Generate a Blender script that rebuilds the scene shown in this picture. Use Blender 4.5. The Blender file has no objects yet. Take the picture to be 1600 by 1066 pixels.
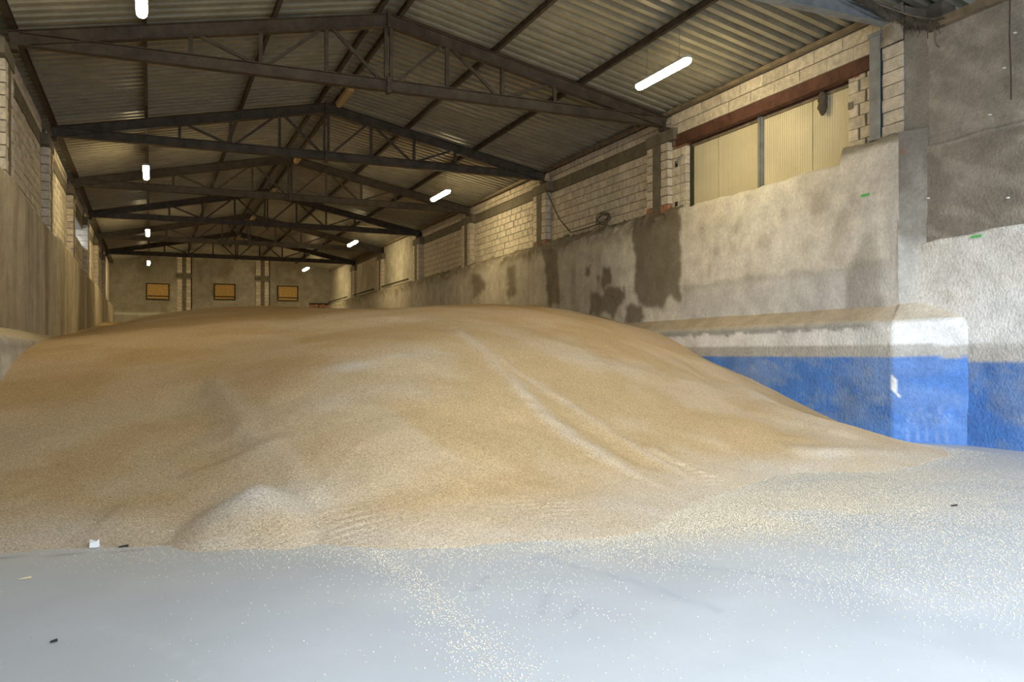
import bpy, math, random
import numpy as np
random.seed(7)
RNG = np.random.default_rng(11)
scene = bpy.context.scene
C = scene.collection

# ------------------------------------------------------------------ camera, sky, exposure
EYE = 1.23
cam_d = bpy.data.cameras.new('camera'); cam = bpy.data.objects.new('camera', cam_d); C.objects.link(cam)
cam_d.sensor_width = 36.0; cam_d.lens = 36.0 * 1311.0 / 1600.0; cam_d.shift_y = 20.0 / 1600.0
cam_d.clip_start = 0.05; cam_d.clip_end = 200
cam.location = (0, 0, EYE); cam.rotation_euler = (math.radians(90), 0, -math.radians(23.278))
scene.camera = cam

SKY = 4.1
world = bpy.data.worlds.new('overcast_sky'); scene.world = world; world.use_nodes = True
bgn = world.node_tree.nodes['Background']; bgn.inputs[0].default_value = (0.80, 0.90, 1.0, 1); bgn.inputs[1].default_value = SKY

# the camera stands just outside the wide doorway; it lets the sky in (portal only guides sampling)
DOOR_X0, DOOR_X1, DOOR_Y, DOOR_Z = -0.52, 9.2, 1.5, 5.4
pd = bpy.data.lights.new('doorway_portal', 'AREA'); pd.shape = 'RECTANGLE'
pd.size = DOOR_X1 - DOOR_X0; pd.size_y = DOOR_Z; pd.cycles.is_portal = True
po = bpy.data.objects.new('doorway_portal', pd); C.objects.link(po)
po.location = ((DOOR_X0 + DOOR_X1) / 2, DOOR_Y - 0.02, DOOR_Z / 2); po.rotation_euler = (math.radians(90), 0, 0)

# veiled sun behind the camera, shining in through the doorway from the left
sd = bpy.data.lights.new('hazy_sun', 'SUN'); sd.energy = 2.7; sd.angle = math.radians(20); sd.color = (0.86, 0.94, 1.0)
so = bpy.data.objects.new('hazy_sun', sd); C.objects.link(so)
SUN_AZ, SUN_EL = math.radians(20), math.radians(17)      # heading of the light towards +x from +y, height
so.rotation_euler = (math.radians(90) - SUN_EL, 0, -SUN_AZ)

vs = scene.view_settings
vs.view_transform = 'Standard'; vs.look = 'None'; vs.gamma = 1.0; vs.use_curve_mapping = False
vs.exposure = 0.0
LAMP = 80
scene.cycles.max_bounces = 10; scene.cycles.diffuse_bounces = 6
scene.cycles.sample_clamp_indirect = 12.0

# ------------------------------------------------------------------ dimensions (metres)
XC, HALF = 4.07, 6.10            # ridge line, half width between truss ends
TR0, SP = 9.25, 6.05             # first truss, spacing
TY = [TR0 + SP * k for k in range(7)]
YB = 52.2                        # end wall
ZEND, ZAPEX = 6.32, 7.57         # top of the top chord
SLOPE = (ZAPEX - ZEND) / HALF
PUR = 0.12
XR_UP, XR_LOW, XR_PL = 10.30, 9.93, 9.55
XL_UP, XL_LOW, XL_PL = -2.20, -1.92, -1.50
def roof_z(x): return ZAPEX + PUR - SLOPE * abs(x - XC)

# ------------------------------------------------------------------ noise
def _hash(i, j, seed):
    v = np.sin(i * 127.1 + j * 311.7 + seed * 74.7) * 43758.5453
    return v - np.floor(v)
def vnoise(x, y, seed=0):
    x = np.asarray(x, float); y = np.asarray(y, float)
    i = np.floor(x); j = np.floor(y); fx = x - i; fy = y - j
    fx = fx * fx * (3 - 2 * fx); fy = fy * fy * (3 - 2 * fy)
    a = _hash(i, j, seed); b = _hash(i + 1, j, seed); c = _hash(i, j + 1, seed); d = _hash(i + 1, j + 1, seed)
    return (a * (1 - fx) + b * fx) * (1 - fy) + (c * (1 - fx) + d * fx) * fy
def fbm(x, y, seed=0, octv=4):
    s = 0; a = 0.5; t = 0
    for o in range(octv):
        s = s + a * vnoise(x * 2 ** o, y * 2 ** o, seed + o * 13); t += a; a *= 0.5
    return s / t                                   # 0..1
def sstep(a, b, v):
    t = np.clip((v - a) / (b - a + 1e-12), 0, 1); return t * t * (3 - 2 * t)
def inpoly(u, v, poly):
    r = np.zeros(np.shape(u), bool); n = len(poly)
    for k in range(n):
        x0, y0 = poly[k]; x1, y1 = poly[(k + 1) % n]
        c = ((y0 > v) != (y1 > v)) & (u < (x1 - x0) * (v - y0) / ((y1 - y0) + 1e-12) + x0)
        r ^= c
    return r
def mix(a, b, m):
    m = np.asarray(m)[..., None]; return np.asarray(a) * (1 - m) + np.asarray(b) * m

# ------------------------------------------------------------------ materials
def material(name, base=(0.5, 0.5, 0.5), rough=0.8, nscale=6.0, namt=0.25, bump=0.2, bscale=40.0, attr=False, rand=0.0,
             metal=0.0, spec=0.3, fine=0.0, fscale=200.0, fine2=0.0, fscale2=60.0, stretch=None, emit=None):
    m = bpy.data.materials.new(name); m.use_nodes = True
    nt = m.node_tree; N = nt.nodes; L = nt.links; b = N['Principled BSDF']
    b.inputs['Roughness'].default_value = rough; b.inputs['Metallic'].default_value = metal
    b.inputs['Specular IOR Level'].default_value = spec
    if emit:
        b.inputs['Base Color'].default_value = (*base, 1)
        b.inputs['Emission Color'].default_value = (*emit[0], 1); b.inputs['Emission Strength'].default_value = emit[1]
        return m
    g = N.new('ShaderNodeNewGeometry'); pos = g.outputs['Position']
    if stretch:
        mp = N.new('ShaderNodeMapping'); mp.inputs['Scale'].default_value = stretch; L.new(pos, mp.inputs['Vector']); pos = mp.outputs['Vector']
    if attr:
        a = N.new('ShaderNodeAttribute'); a.attribute_name = 'Col'; col = a.outputs['Color']
    else:
        r = N.new('ShaderNodeRGB'); r.outputs[0].default_value = (*base, 1); col = r.outputs[0]
    def scaled(col, fac, lo, hi):
        mr = N.new('ShaderNodeMapRange'); mr.inputs[1].default_value = 0.25; mr.inputs[2].default_value = 0.75
        mr.inputs[3].default_value = lo; mr.inputs[4].default_value = hi; L.new(fac, mr.inputs[0])
        v = N.new('ShaderNodeVectorMath'); v.operation = 'SCALE'; L.new(col, v.inputs[0]); L.new(mr.outputs[0], v.inputs['Scale'])
        return v.outputs[0]
    n1 = N.new('ShaderNodeTexNoise'); n1.inputs['Scale'].default_value = nscale; n1.inputs['Detail'].default_value = 6; L.new(pos, n1.inputs['Vector'])
    col = scaled(col, n1.outputs['Fac'], 1 - namt, 1 + namt)
    if fine:
        n2 = N.new('ShaderNodeTexNoise'); n2.inputs['Scale'].default_value = fscale; n2.inputs['Detail'].default_value = 2; L.new(g.outputs['Position'], n2.inputs['Vector'])
        col = scaled(col, n2.outputs['Fac'], 1 - fine, 1 + fine)
    if fine2:
        n3 = N.new('ShaderNodeTexNoise'); n3.inputs['Scale'].default_value = fscale2; n3.inputs['Detail'].default_value = 1; L.new(g.outputs['Position'], n3.inputs['Vector'])
        col = scaled(col, n3.outputs['Fac'], 1 - fine2, 1 + fine2)
    if rand:
        oi = N.new('ShaderNodeObjectInfo'); mr = N.new('ShaderNodeMapRange'); mr.inputs[3].default_value = 1 - rand; mr.inputs[4].default_value = 1 + rand * 0.6
        L.new(oi.outputs['Random'], mr.inputs[0]); v = N.new('ShaderNodeVectorMath'); v.operation = 'SCALE'
        L.new(col, v.inputs[0]); L.new(mr.outputs[0], v.inputs['Scale']); col = v.outputs[0]
    L.new(col, b.inputs['Base Color'])
    if bump:
        nb = N.new('ShaderNodeTexNoise'); nb.inputs['Scale'].default_value = bscale; nb.inputs['Detail'].default_value = 5; L.new(g.outputs['Position'], nb.inputs['Vector'])
        bp = N.new('ShaderNodeBump'); bp.inputs['Strength'].default_value = bump; bp.inputs['Distance'].default_value = 0.02
        L.new(nb.outputs['Fac'], bp.inputs['Height']); L.new(bp.outputs['Normal'], b.inputs['Normal'])
    return m

M = {
 'plaster': material('rough_wall_plaster', attr=True, rough=0.9, nscale=3.0, namt=0.18, bump=0.7, bscale=26, fine=0.14, fscale=70, fine2=.10, fscale2=18),
 'floor': material('troweled_concrete_floor', attr=True, rough=0.55, nscale=1.6, namt=0.05, bump=0.05, bscale=60, spec=0.3, fine=0.05, fscale=260),
 'grain': material('wheat_grain_heap', attr=True, rough=0.75, nscale=1.3, namt=0.06, bump=0.7, bscale=110, fine=0.40, fscale=130, fine2=0.26, fscale2=62, spec=0.2),
 'kernel': material('wheat_kernel', attr=True, rough=0.5, nscale=40, namt=0.1, bump=0, spec=0.35),
 'steel': material('dark_painted_steel', (0.082, 0.064, 0.046), 0.6, 5, 0.4, 0.1, 60, fine=0.25, fscale=60),
 'steel_grey': material('grey_painted_steel', (0.25, 0.26, 0.27), 0.55, 5, 0.3, 0.1, 60, fine=0.15),
 'purlin': material('brown_purlin_steel', (0.075, 0.060, 0.046), 0.65, 6, 0.4, 0.1, 50),
 'plate': material('dusty_eave_angle', (0.22, 0.175, 0.12), 0.7, 6, 0.35, 0.1, 50),
 'roof': material('dusty_corrugated_sheet', (0.31, 0.29, 0.225), 0.38, 2.0, 0.22, 0.03, 30, metal=0.0, spec=0.7, fine=0.1, fscale=12),
 'brick': material('pale_sandlime_brick', (0.70, 0.63, 0.52), 0.88, 9, 0.24, 0.8, 38, rand=0.16, fine=0.16, fscale=60),
 'brick_far': material('pale_sandlime_brick_plain', (0.62, 0.55, 0.44), 0.88, 6, 0.22, 0.4, 45),
 'redbrick': material('old_red_brick', (0.42, 0.21, 0.12), 0.9, 14, 0.4, 0.5, 45, rand=0.2),
 'mortar': material('grey_mortar', (0.22, 0.19, 0.15), 0.95, 8, 0.3, 0.6, 60),
 'concrete': material('raw_dark_concrete', (0.19, 0.165, 0.125), 0.9, 5, 0.28, 0.4, 40, fine=0.1, fscale=60),
 'lintel': material('rust_brown_steel', (0.115, 0.052, 0.037), 0.75, 7, 0.45, 0.25, 50, fine=0.15, fscale=70),
 'panel': material('cream_sheet_panel', (0.66, 0.60, 0.42), 0.55, 1.6, 0.10, 0.05, 30, spec=0.4, fine=0.04, fscale=40),
 'osb': material('strand_board', (0.55, 0.36, 0.13), 0.8, 14, 0.35, 0.2, 60, fine=0.2, fscale=45),
 'frame': material('dark_window_wood', (0.055, 0.05, 0.028), 0.8, 8, 0.3, 0.2, 50),
 'board': material('pale_raw_timber', (0.50, 0.42, 0.28), 0.8, 8, 0.25, 0.2, 50),
 'housing': material('lamp_housing_grey', (0.55, 0.55, 0.52), 0.5, 8, 0.1, 0),
 'lamp_old': material('yellowed_lamp_plastic', (0.42, 0.32, 0.17), 0.5, 9, 0.2, 0),
 'tube': material('lit_diffuser', (0.9, 0.9, 0.85), emit=((1.0, 0.81, 0.43), LAMP)),
 'wire': material('thin_wire', (0.22, 0.2, 0.16), 0.6, 8, 0.2, 0),
 'cable': material('black_cable', (0.07, 0.06, 0.045), 0.6, 8, 0.3, 0),
 'cobweb': material('dusty_cobweb', (0.10, 0.085, 0.065), 1.0, 20, 0.4, 0.4, 90),
 'paper': material('white_scrap', (0.85, 0.85, 0.85), 0.7, 9, 0.05, 0),
 'straw': material('dry_straw', (0.65, 0.55, 0.36), 0.7, 9, 0.1, 0),
 'dark': material('dark_debris', (0.03, 0.028, 0.025), 0.9, 9, 0.2, 0),
 'green': material('green_spray_paint', (0.10, 0.55, 0.13), 0.7, 30, 0.2, 0),
 'glass': material('pale_window_glass', (0.75, 0.85, 0.95), 0.15, 9, 0.05, 0),
}
_b = M['glass'].node_tree.nodes['Principled BSDF']; _b.inputs['Transmission Weight'].default_value = 0.9

# ------------------------------------------------------------------ mesh helpers
class MB:
    def __init__(s): s.v = []; s.f = []
    def box(s, x0, x1, y0, y1, z0, z1):
        n = len(s.v)
        s.v += [(x0, y0, z0), (x1, y0, z0), (x1, y1, z0), (x0, y1, z0), (x0, y0, z1), (x1, y0, z1), (x1, y1, z1), (x0, y1, z1)]
        s.f += [tuple(n + i for i in q) for q in ((0, 3, 2, 1), (4, 5, 6, 7), (0, 1, 5, 4), (1, 2, 6, 5), (2, 3, 7, 6), (3, 0, 4, 7))]
        return s
    def sweep(s, prof, pts, up=(0, 0, 1), closed=True):
        """profile [(side, up)] carried along the points"""
        up = np.array(up, float); pts = [np.array(p, float) for p in pts]; n0 = len(s.v); k = len(prof)
        for i, p in enumerate(pts):
            d = pts[min(i + 1, len(pts) - 1)] - pts[max(i - 1, 0)]; d /= np.linalg.norm(d)
            u_ = up if abs(d @ up) < 0.95 else np.array((1.0, 0, 0))
            side = np.cross(d, u_); side /= np.linalg.norm(side); u = np.cross(side, d)
            for a, b in prof: s.v.append(tuple(p + side * a + u * b))
        for i in range(len(pts) - 1):
            for j in range(k):
                a = n0 + i * k + j; b = n0 + i * k + (j + 1) % k
                s.f.append((a, b, b + k, a + k))
        s.f.append(tuple(n0 + j for j in range(k))[::-1]); e = n0 + (len(pts) - 1) * k
        s.f.append(tuple(e + j for j in range(k)))
        return s
    def ibeam(s, p0, p1, h, b, tf=0.014, tw=0.012, up=(0, 0, 1)):
        H = h / 2; B = b / 2; w = tw / 2
        prof = [(-B, -H), (B, -H), (B, -H + tf), (w, -H + tf), (w, H - tf), (B, H - tf), (B, H), (-B, H), (-B, H - tf), (-w, H - tf), (-w, -H + tf), (-B, -H + tf)]
        return s.sweep(prof, [p0, p1], up)
    def bar(s, p0, p1, w, h): return s.sweep([(-w / 2, -h / 2), (w / 2, -h / 2), (w / 2, h / 2), (-w / 2, h / 2)], [p0, p1])
    def tube(s, pts, r, k=6): return s.sweep([(r * math.cos(2 * math.pi * i / k), r * math.sin(2 * math.pi * i / k)) for i in range(k)], pts)
    def build(s, name, mat, parent=None, smooth=False): return mesh_obj(name, s.v, s.f, mat, parent, smooth)

def mesh_obj(name, v, f, mat, parent=None, smooth=False):
    me = bpy.data.meshes.new(name); me.from_pydata(v, [], f); me.update()
    if smooth: me.polygons.foreach_set('use_smooth', [True] * len(me.polygons))
    me.materials.append(M[mat])
    o = bpy.data.objects.new(name, me); C.objects.link(o)
    if parent: o.parent = parent
    return o
def empty(name, loc=(0, 0, 0)):
    o = bpy.data.objects.new(name, None); o.empty_display_size = 0.2; o.location = loc; C.objects.link(o); return o
def tag(o, label, cat, group=None, kind=None):
    o['label'] = label; o['category'] = cat
    if group: o['group'] = group
    if kind: o['kind'] = kind
    return o
def struct(o, label=None):
    o['kind'] = 'structure'
    if label: o['label'] = label
    return o
def grid_obj(name, P, col, mat, parent=None, smooth=True, keep=None):
    """P: (n, m, 3) points, col: (n, m, 3) colour"""
    n, m = P.shape[:2]
    idx = np.arange(n * m).reshape(n, m)
    q = np.stack([idx[:-1, :-1], idx[1:, :-1], idx[1:, 1:], idx[:-1, 1:]], -1).reshape(-1, 4)
    if keep is not None:
        kq = keep[:-1, :-1] | keep[1:, :-1] | keep[1:, 1:] | keep[:-1, 1:]
        q = q[kq.reshape(-1)]
    return arrays_obj(name, P.reshape(-1, 3), q, col.reshape(-1, 3), mat, parent, smooth)
def arrays_obj(name, V, Q, col, mat, parent=None, smooth=True):
    k = Q.shape[1]
    me = bpy.data.meshes.new(name)
    me.vertices.add(len(V)); me.vertices.foreach_set('co', np.ascontiguousarray(V, np.float32).ravel())
    me.loops.add(Q.size); me.loops.foreach_set('vertex_index', np.ascontiguousarray(Q, np.int32).ravel())
    me.polygons.add(len(Q)); me.polygons.foreach_set('loop_start', np.arange(0, Q.size, k, dtype=np.int32))
    me.polygons.foreach_set('use_smooth', np.full(len(Q), smooth))
    me.update(calc_edges=True)
    at = me.attributes.new('Col', 'FLOAT_COLOR', 'POINT')
    c4 = np.ones((len(V), 4), np.float32); c4[:, :3] = np.clip(col, 0, 1); at.data.foreach_set('color', c4.ravel())
    me.materials.append(M[mat])
    o = bpy.data.objects.new(name, me); C.objects.link(o)
    if parent: o.parent = parent
    return o

# ================================================================== GRAIN HEAP SURFACE (used by several builders)
CTRL = [  # x, y, z : toe on the floor
 (-1.6, 6.3, .03), (-.85, 5.99, 0), (-.54, 5.99, 0), (-.02, 5.82, 0), (.24, 5.81, 0), (.61, 5.53, 0), (1.0, 5.48, 0), (1.2, 5.26, 0), (1.42, 5.14, 0),
 (1.72, 5.03, 0), (2.08, 5.05, 0), (2.45, 4.96, 0), (3.03, 4.92, 0), (3.8, 5.5, 0.0), (4.92, 6.2, .0), (6.07, 6.8, 0), (6.68, 6.61, .0), (7.23, 6.56, 0), (8.0, 6.85, .0), (8.91, 7.25, 0),
 (3.6, 6.05, .12), (5.1, 6.75, .13), (6.3, 7.35, .22), (7.6, 7.35, .2), (2.6, 5.75, .14),
 # before the toe
 (-2, 5.0, -.35), (0, 4.7, -.35), (1.4, 4.0, -.38), (3, 3.8, -.35), (5, 4.9, -.38), (7, 5.5, -.35), (9, 6.1, -.38), (11, 6.6, -.35),
 # against the right wall
 (9.55, 8.2, .0), (9.55, 8.9, .04), (9.55, 9.84, .22), (9.55, 11.28, .67), (9.55, 12.12, .92), (9.55, 13.06, 1.17), (9.55, 14.35, 1.59), (9.93, 15.92, 1.77), (9.93, 17.34, 2.08),
 (9.93, 18.96, 2.34), (9.93, 21.27, 2.57), (9.93, 23.1, 2.62), (9.93, 29, 2.65), (9.9, 40, 2.7), (9.9, 52, 2.8),
 # against the left wall
 (-1.5, 7.6, .28), (-1.5, 9.0, .6), (-1.5, 10.52, .9), (-1.5, 11.43, 1.1), (-1.5, 12.24, 1.24), (-1.5, 13.2, 1.34), (-1.9, 17, 1.45), (-1.9, 21, 1.52), (-1.9, 26.3, 1.8), (-1.9, 35, 2.30), (-1.9, 43.6, 2.75), (-1.9, 52, 2.65),
 # face and crest
 (1.75, 6.7, .55), (2.42, 8.75, 1.2), (3.2, 11.7, 1.70), (4.3, 15.6, 2.08), (.47, 10.6, 1.2), (.63, 14.5, 1.68), (.85, 20.3, 2.24), (4.9, 9.3, 1.12), (6.5, 12.4, 1.75), (7.9, 16.0, 2.2),
 (7.4, 9.5, .72), (3.6, 7.3, .55), (.3, 7.6, .5), (-.5, 8.5, .62), (2.5, 19.5, 2.30), (5.5, 20, 2.22), (8.2, 21, 2.5), (2, 28, 2.25), (6, 28, 2.35), (2, 40, 2.5), (6, 40, 2.5), (4, 52, 2.6),
]
CT = np.array(CTRL)
def _k(r2): return np.where(r2 > 1e-9, 0.5 * r2 * np.log(r2 + 1e-12), 0.0)
def _fit():
    n = len(CT); d = CT[:, None, :2] - CT[None, :, :2]; K = _k((d ** 2).sum(-1)) + np.eye(n) * 0.06
    P = np.c_[np.ones(n), CT[:, :2]]
    A = np.zeros((n + 3, n + 3)); A[:n, :n] = K; A[:n, n:] = P; A[n:, :n] = P.T
    return np.linalg.solve(A, np.r_[CT[:, 2], 0, 0, 0])
_W = _fit()
def heap_base(x, y):
    x = np.asarray(x, float); y = np.asarray(y, float)
    z = _W[-3] + _W[-2] * x + _W[-1] * y
    for (cx, cy, _), w in zip(CTRL, _W[:-3]): z = z + w * _k((x - cx) ** 2 + (y - cy) ** 2)
    return z
def seg_dist(x, y, pl):
    """distance to a polyline, signed side, and run 0..1"""
    best = np.full(np.shape(x), 1e9); side = np.zeros(np.shape(x)); run = np.zeros(np.shape(x)); n = len(pl) - 1
    for i in range(n):
        ax, ay = pl[i]; bx, by = pl[i + 1]; dx, dy = bx - ax, by - ay; l2 = dx * dx + dy * dy
        t = np.clip(((x - ax) * dx + (y - ay) * dy) / l2, 0, 1)
        ex = x - ax - t * dx; ey = y - ay - t * dy; d = np.hypot(ex, ey)
        s = np.sign(dx * ey - dy * ex); m = d < best
        best = np.where(m, d, best); side = np.where(m, s, side); run = np.where(m, (i + t) / n, run)
    return best, side, run
FLOWS = []      # (polyline, width, height, dust)
FLOWS += [
 ([(.56, 9.6), (.60, 8.98), (.66, 8.14), (.80, 7.11), (.95, 6.28), (1.09, 5.74), (1.2, 5.3)], .12, .030, .18),
 ([(.30, 9.4), (.34, 8.5), (.48, 7.4), (.62, 6.9)], .30, -.035, 0),
 ([(3.9, 11.67), (3.55, 9.21), (3.51, 8.34), (3.55, 7.32), (3.75, 6.66), (3.96, 6.24), (4.15, 5.95)], .07, .030, .40),
 ([(3.85, 9.4), (3.78, 8.5), (3.82, 7.6), (3.98, 6.95), (4.2, 6.4)], .12, -.030, 0),
 ([(3.7, 9.6), (3.78, 8.6), (3.95, 7.94), (4.12, 7.37), (4.3, 6.8), (4.5, 6.3)], .06, .024, .25),
 ([(4.35, 7.0), (4.59, 6.68), (4.95, 6.38), (5.1, 6.2)], .06, .035, .2),
 ([(2.2, 16.0), (1.86, 11.58), (2.68, 11.71), (3.59, 12.25)], .5, -.07, .3),
 ([(8.3, 12.0), (7.6, 10.2), (7.0, 8.55), (6.9, 7.5)], .28, -.05, 0),
 ([(8.9, 12.8), (8.3, 10.57), (7.7, 8.75), (7.6, 7.5)], .30, .04, .35),
 ([(6.3, 7.3), (6.6, 7.15), (7.1, 7.1), (7.6, 7.05), (8.3, 7.15)], .13, .05, .4),
 ([(-.35, 6.35), (-.1, 6.2), (.05, 5.95)], .14, .05, .3),
]
MOUND = (.68, 6.02)
def heap(x, y):
    z = heap_base(x, y)
    on = sstep(0.0, 0.25, z)
    for pl, w, h, dust in FLOWS:
        wx = x + (fbm(x * 2.3, y * 2.3, 18, 3) - .5) * .22; d, s, r = seg_dist(wx, y, pl); z = z + on * h * (.45 + 1.1 * fbm(x * 3, y * 3, 19, 2)) * np.exp(-(d / w) ** 2) * sstep(0, .12, r) * sstep(1.0, .9, r)
    mx, my = MOUND                                   # small fan of spilled grain at the foot
    r = np.hypot((x - mx) / .60, (y - my) / (.58 + .06 * np.sin(x * 9)))
    z = np.maximum(z, np.where(r < 1.3, 0.34 * (1.02 - np.sqrt(r * r + .012)), -9))
    for cx, cy, ax, w in ((1.22, 5.56, .25, .26), (2.68, 5.55, .2, .22), (4.72, 6.42, .6, .2)):    # scrape ripples
        d2 = ((x - cx) ** 2 + (y - cy) ** 2) / w ** 2
        z = z + 0.010 * np.exp(-d2) * np.sin(((y - cy) + ax * (x - cx) ** 2 - ax * .25 * (x - cx)) * 2 * math.pi / .075)
    z = z + on * (fbm(x * 0.7, y * 0.7, 3, 4) - .5) * 0.10 + (fbm(x * 5, y * 5, 8, 3) - .5) * 0.018
    return z

# ================================================================== SETTING
# ---- floor
def build_floor():
    xs = np.arange(-2.4, 10.61, .05); ys = np.r_[np.arange(-9, 1.5, .5), np.arange(1.5, 9, .05), np.arange(9, 53, 2.0)]
    X, Y = np.meshgrid(xs, ys, indexing='ij')
    Z = (fbm(X * .8, Y * .8, 5, 3) - .5) * 0.006
    col = np.zeros(X.shape + (3,)); col[:] = (.50, .515, .535)
    tone = fbm(X * .5 + Y * .2, Y * .5, 21, 4); col = mix(col, (.55, .56, .575), sstep(.4, .7, tone) * .6)
    col = mix(col, (.40, .42, .45), sstep(.62, .8, fbm(X * 1.1, Y * 1.1, 31, 4)) * .35)
    # pale chaff dust swept around the foot and the right side
    dust = sstep(-.55, .05, heap_base(X, Y) + (fbm(X * 2, Y * 2, 4, 3) - .5) * .35)
    col = mix(col, (.62, .585, .525), dust * .45)
    spill = np.exp(-(((X - 4.3) / 1.8) ** 2 + ((Y - 5.4) / .8) ** 2)) * sstep(.25, .6, fbm(X * 1.3, Y * 2.0, 9, 4))
    col = mix(col, (.64, .55, .42), np.clip(spill * 1.3, 0, .9))
    spill2 = np.exp(-(((X - 6.2) / 1.7) ** 2 + ((Y - 6.25) / .55) ** 2)) * sstep(.2, .5, fbm(X * 2, Y * 3, 12, 3)); col = mix(col, (.63, .56, .45), np.clip(spill2, 0, .75))
    # dark wheel scuffs
    for pl, w in (([(2.15, 4.6), (2.9, 4.75), (4.0, 4.85)], .05), ([(2.15, 4.6), (2.4, 3.9), (2.5, 3.3)], .05), ([(2.6, 4.4), (3.1, 3.8), (3.4, 3.2)], .04), ([(1.55, 4.1), (1.7, 4.3)], .03), ([(1.7, 3.6), (1.85, 3.85)], .03), ([(1.8, 3.5), (1.98, 3.7)], .03)):
        d, _, r = seg_dist(X, Y, pl); col = mix(col, (.33, .36, .42), np.exp(-(d / (w * .6)) ** 2) * .42 * sstep(.2, .6, fbm(X * 6, Y * 6, 2, 2) + .2))
    for pl in ([(-.2, 4.2), (.05, 3.85), (.2, 3.4)],):
        d, _, r = seg_dist(X, Y, pl); col = mix(col, (.62, .64, .66), np.exp(-(d / .02) ** 2) * .3)
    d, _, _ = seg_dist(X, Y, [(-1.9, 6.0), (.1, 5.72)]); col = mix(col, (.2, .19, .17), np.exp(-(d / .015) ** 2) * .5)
    o = grid_obj('floor', np.stack([X, Y, Z], -1), col, 'floor'); return struct(o, 'pale grey concrete floor dusted with grain')
floor = build_floor()

# ---- ceiling of corrugated sheets, one sheet run per bay and slope
def build_ceiling():
    root = struct(empty('ceiling', (XC, 0, ZAPEX)), 'dark corrugated sheet roof over steel purlins')
    edges = [DOOR_Y - .3] + TY + [YB + .1]
    pitch, dep = .275, .13
    for side in (-1, 1):
        for k in range(len(edges) - 1):
            y0, y1 = edges[k], edges[k + 1]; yy = []; zz = []
            n = int(round((y1 - y0) / pitch)); p = (y1 - y0) / n
            for i in range(n):
                b = y0 + i * p
                for f, h in ((0, 0), (.43, 0), (.46, dep), (.67, dep), (.69, dep - .02), (.73, dep - .02), (.75, dep), (.97, dep)): yy.append(b + f * p); zz.append(h)
            yy.append(y1); zz.append(0)
            xe = (-2.55 if side < 0 else 11.5)
            xs = np.linspace(XC, xe, 3)
            v = []; f = []
            for x in xs:
                for y, h in zip(yy, zz): v.append((x - XC, y, roof_z(x) + h - ZAPEX))
            m = len(yy)
            for i in range(2):
                for j in range(m - 1): f.append((i * m + j, i * m + j + 1, (i + 1) * m + j + 1, (i + 1) * m + j))
            mesh_obj('roof_sheet', v, f, 'roof', root)
    cap = MB().bar((0, DOOR_Y, PUR + .10), (0, YB, PUR + .10), .5, .02).build('ridge_cap', 'roof', root)
build_ceiling()

# ---- generic swept wall face: plan points (with s), heights, colour and relief functions
def wall_face(name, plan, zs, colf, relf, parent, mat='plaster', nrm=None):
    plan = np.array(plan); zs = np.array(zs)
    S = np.r_[0, np.cumsum(np.hypot(*np.diff(plan, axis=0).T))]
    X = np.repeat(plan[:, 0][:, None], len(zs), 1); Y = np.repeat(plan[:, 1][:, None], len(zs), 1); Z = np.repeat(zs[None], len(plan), 0)
    d = np.gradient(plan, axis=0); ln = np.hypot(*d.T)[:, None]; n = np.stack([-d[:, 1], d[:, 0]], -1) / (ln + 1e-9)
    r = relf(X, Y, Z)
    P = np.stack([X + n[:, 0][:, None] * r, Y + n[:, 1][:, None] * r, Z], -1)
    return grid_obj(name, P, colf(X, Y, Z), mat, parent)

wall_right = struct(MB().box(10.52, 10.80, 8.7, YB + .3, 0, 6.36).build('wall_right', 'mortar'), 'long right side wall of plaster, pale brick and cream panels')
wall_left = struct(MB().box(-2.8, -2.45, DOOR_Y, 29.0, 0, 6.36).box(-2.8, -2.45, 33.05, YB + .3, 0, 6.36).box(-2.8, -2.45, 29.0, 33.05, 0, 4.95).box(-2.8, -2.45, 29.0, 33.05, 5.6, 6.36).build('wall_left', 'mortar'), 'long left side wall of streaked plaster and pale brick')
wall_back = struct(MB().box(-2.8, 10.8, YB + .12, YB + .4, 0, 7.75).build('wall_back', 'concrete'), 'grey end wall with three boarded windows')
wf = MB().box(-2.8, DOOR_X0, DOOR_Y - .3, DOOR_Y, 0, 7.8).box(DOOR_X1, 11.6, DOOR_Y - .3, DOOR_Y, 0, 7.8).box(DOOR_X0, DOOR_X1, DOOR_Y - .3, DOOR_Y, DOOR_Z, 7.8)
wall_front = struct(wf.build('wall_front', 'brick_far'), 'front wall with a wide open doorway')

# ---- lower right wall: plaster with damp stains, ragged top
STAINS = [  # (y, z) outlines
 [(16.25, 4.4), (16.22, 3.9), (16.15, 3.4), (16.10, 2.55), (15.9, 2.25), (15.6, 2.2), (15.3, 2.35), (15.1, 2.2), (14.85, 2.45), (14.6, 2.25), (14.45, 2.3), (14.42, 3.2), (14.40, 4.4)],
 [(17.65, 3.28), (17.2, 3.28), (17.15, 2.8), (17.6, 2.78)],
 [(18.2, 2.65), (17.4, 2.75), (16.6, 2.78), (16.5, 2.55), (16.9, 2.3), (17.1, 2.0), (17.5, 2.3), (17.9, 2.1), (18.3, 2.15)],
 [(16.5, 2.3), (15.9, 2.25), (15.8, 2.0), (16.2, 1.85), (16.5, 2.0)],
 [(20.9, 4.1), (20.0, 3.95), (19.9, 2.6), (20.6, 2.5)],
 [(18.4, 3.4), (18.15, 3.45), (18.2, 3.1), (18.4, 3.05)], [(17.9, 3.05), (17.7, 3.05), (17.75, 2.9)],
 [(23.6, 3.9), (22.9, 3.9), (22.8, 3.0), (23.4, 2.9)], [(26.6, 3.9), (25.6, 3.8), (25.2, 3.2), (26.4, 3.1)],
]
def top_z(Y): return np.where(Y < 10.08, 4.46, 4.22) + (fbm(Y * 2.2, Y * 0, 6, 3) - .5) * .10
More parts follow.
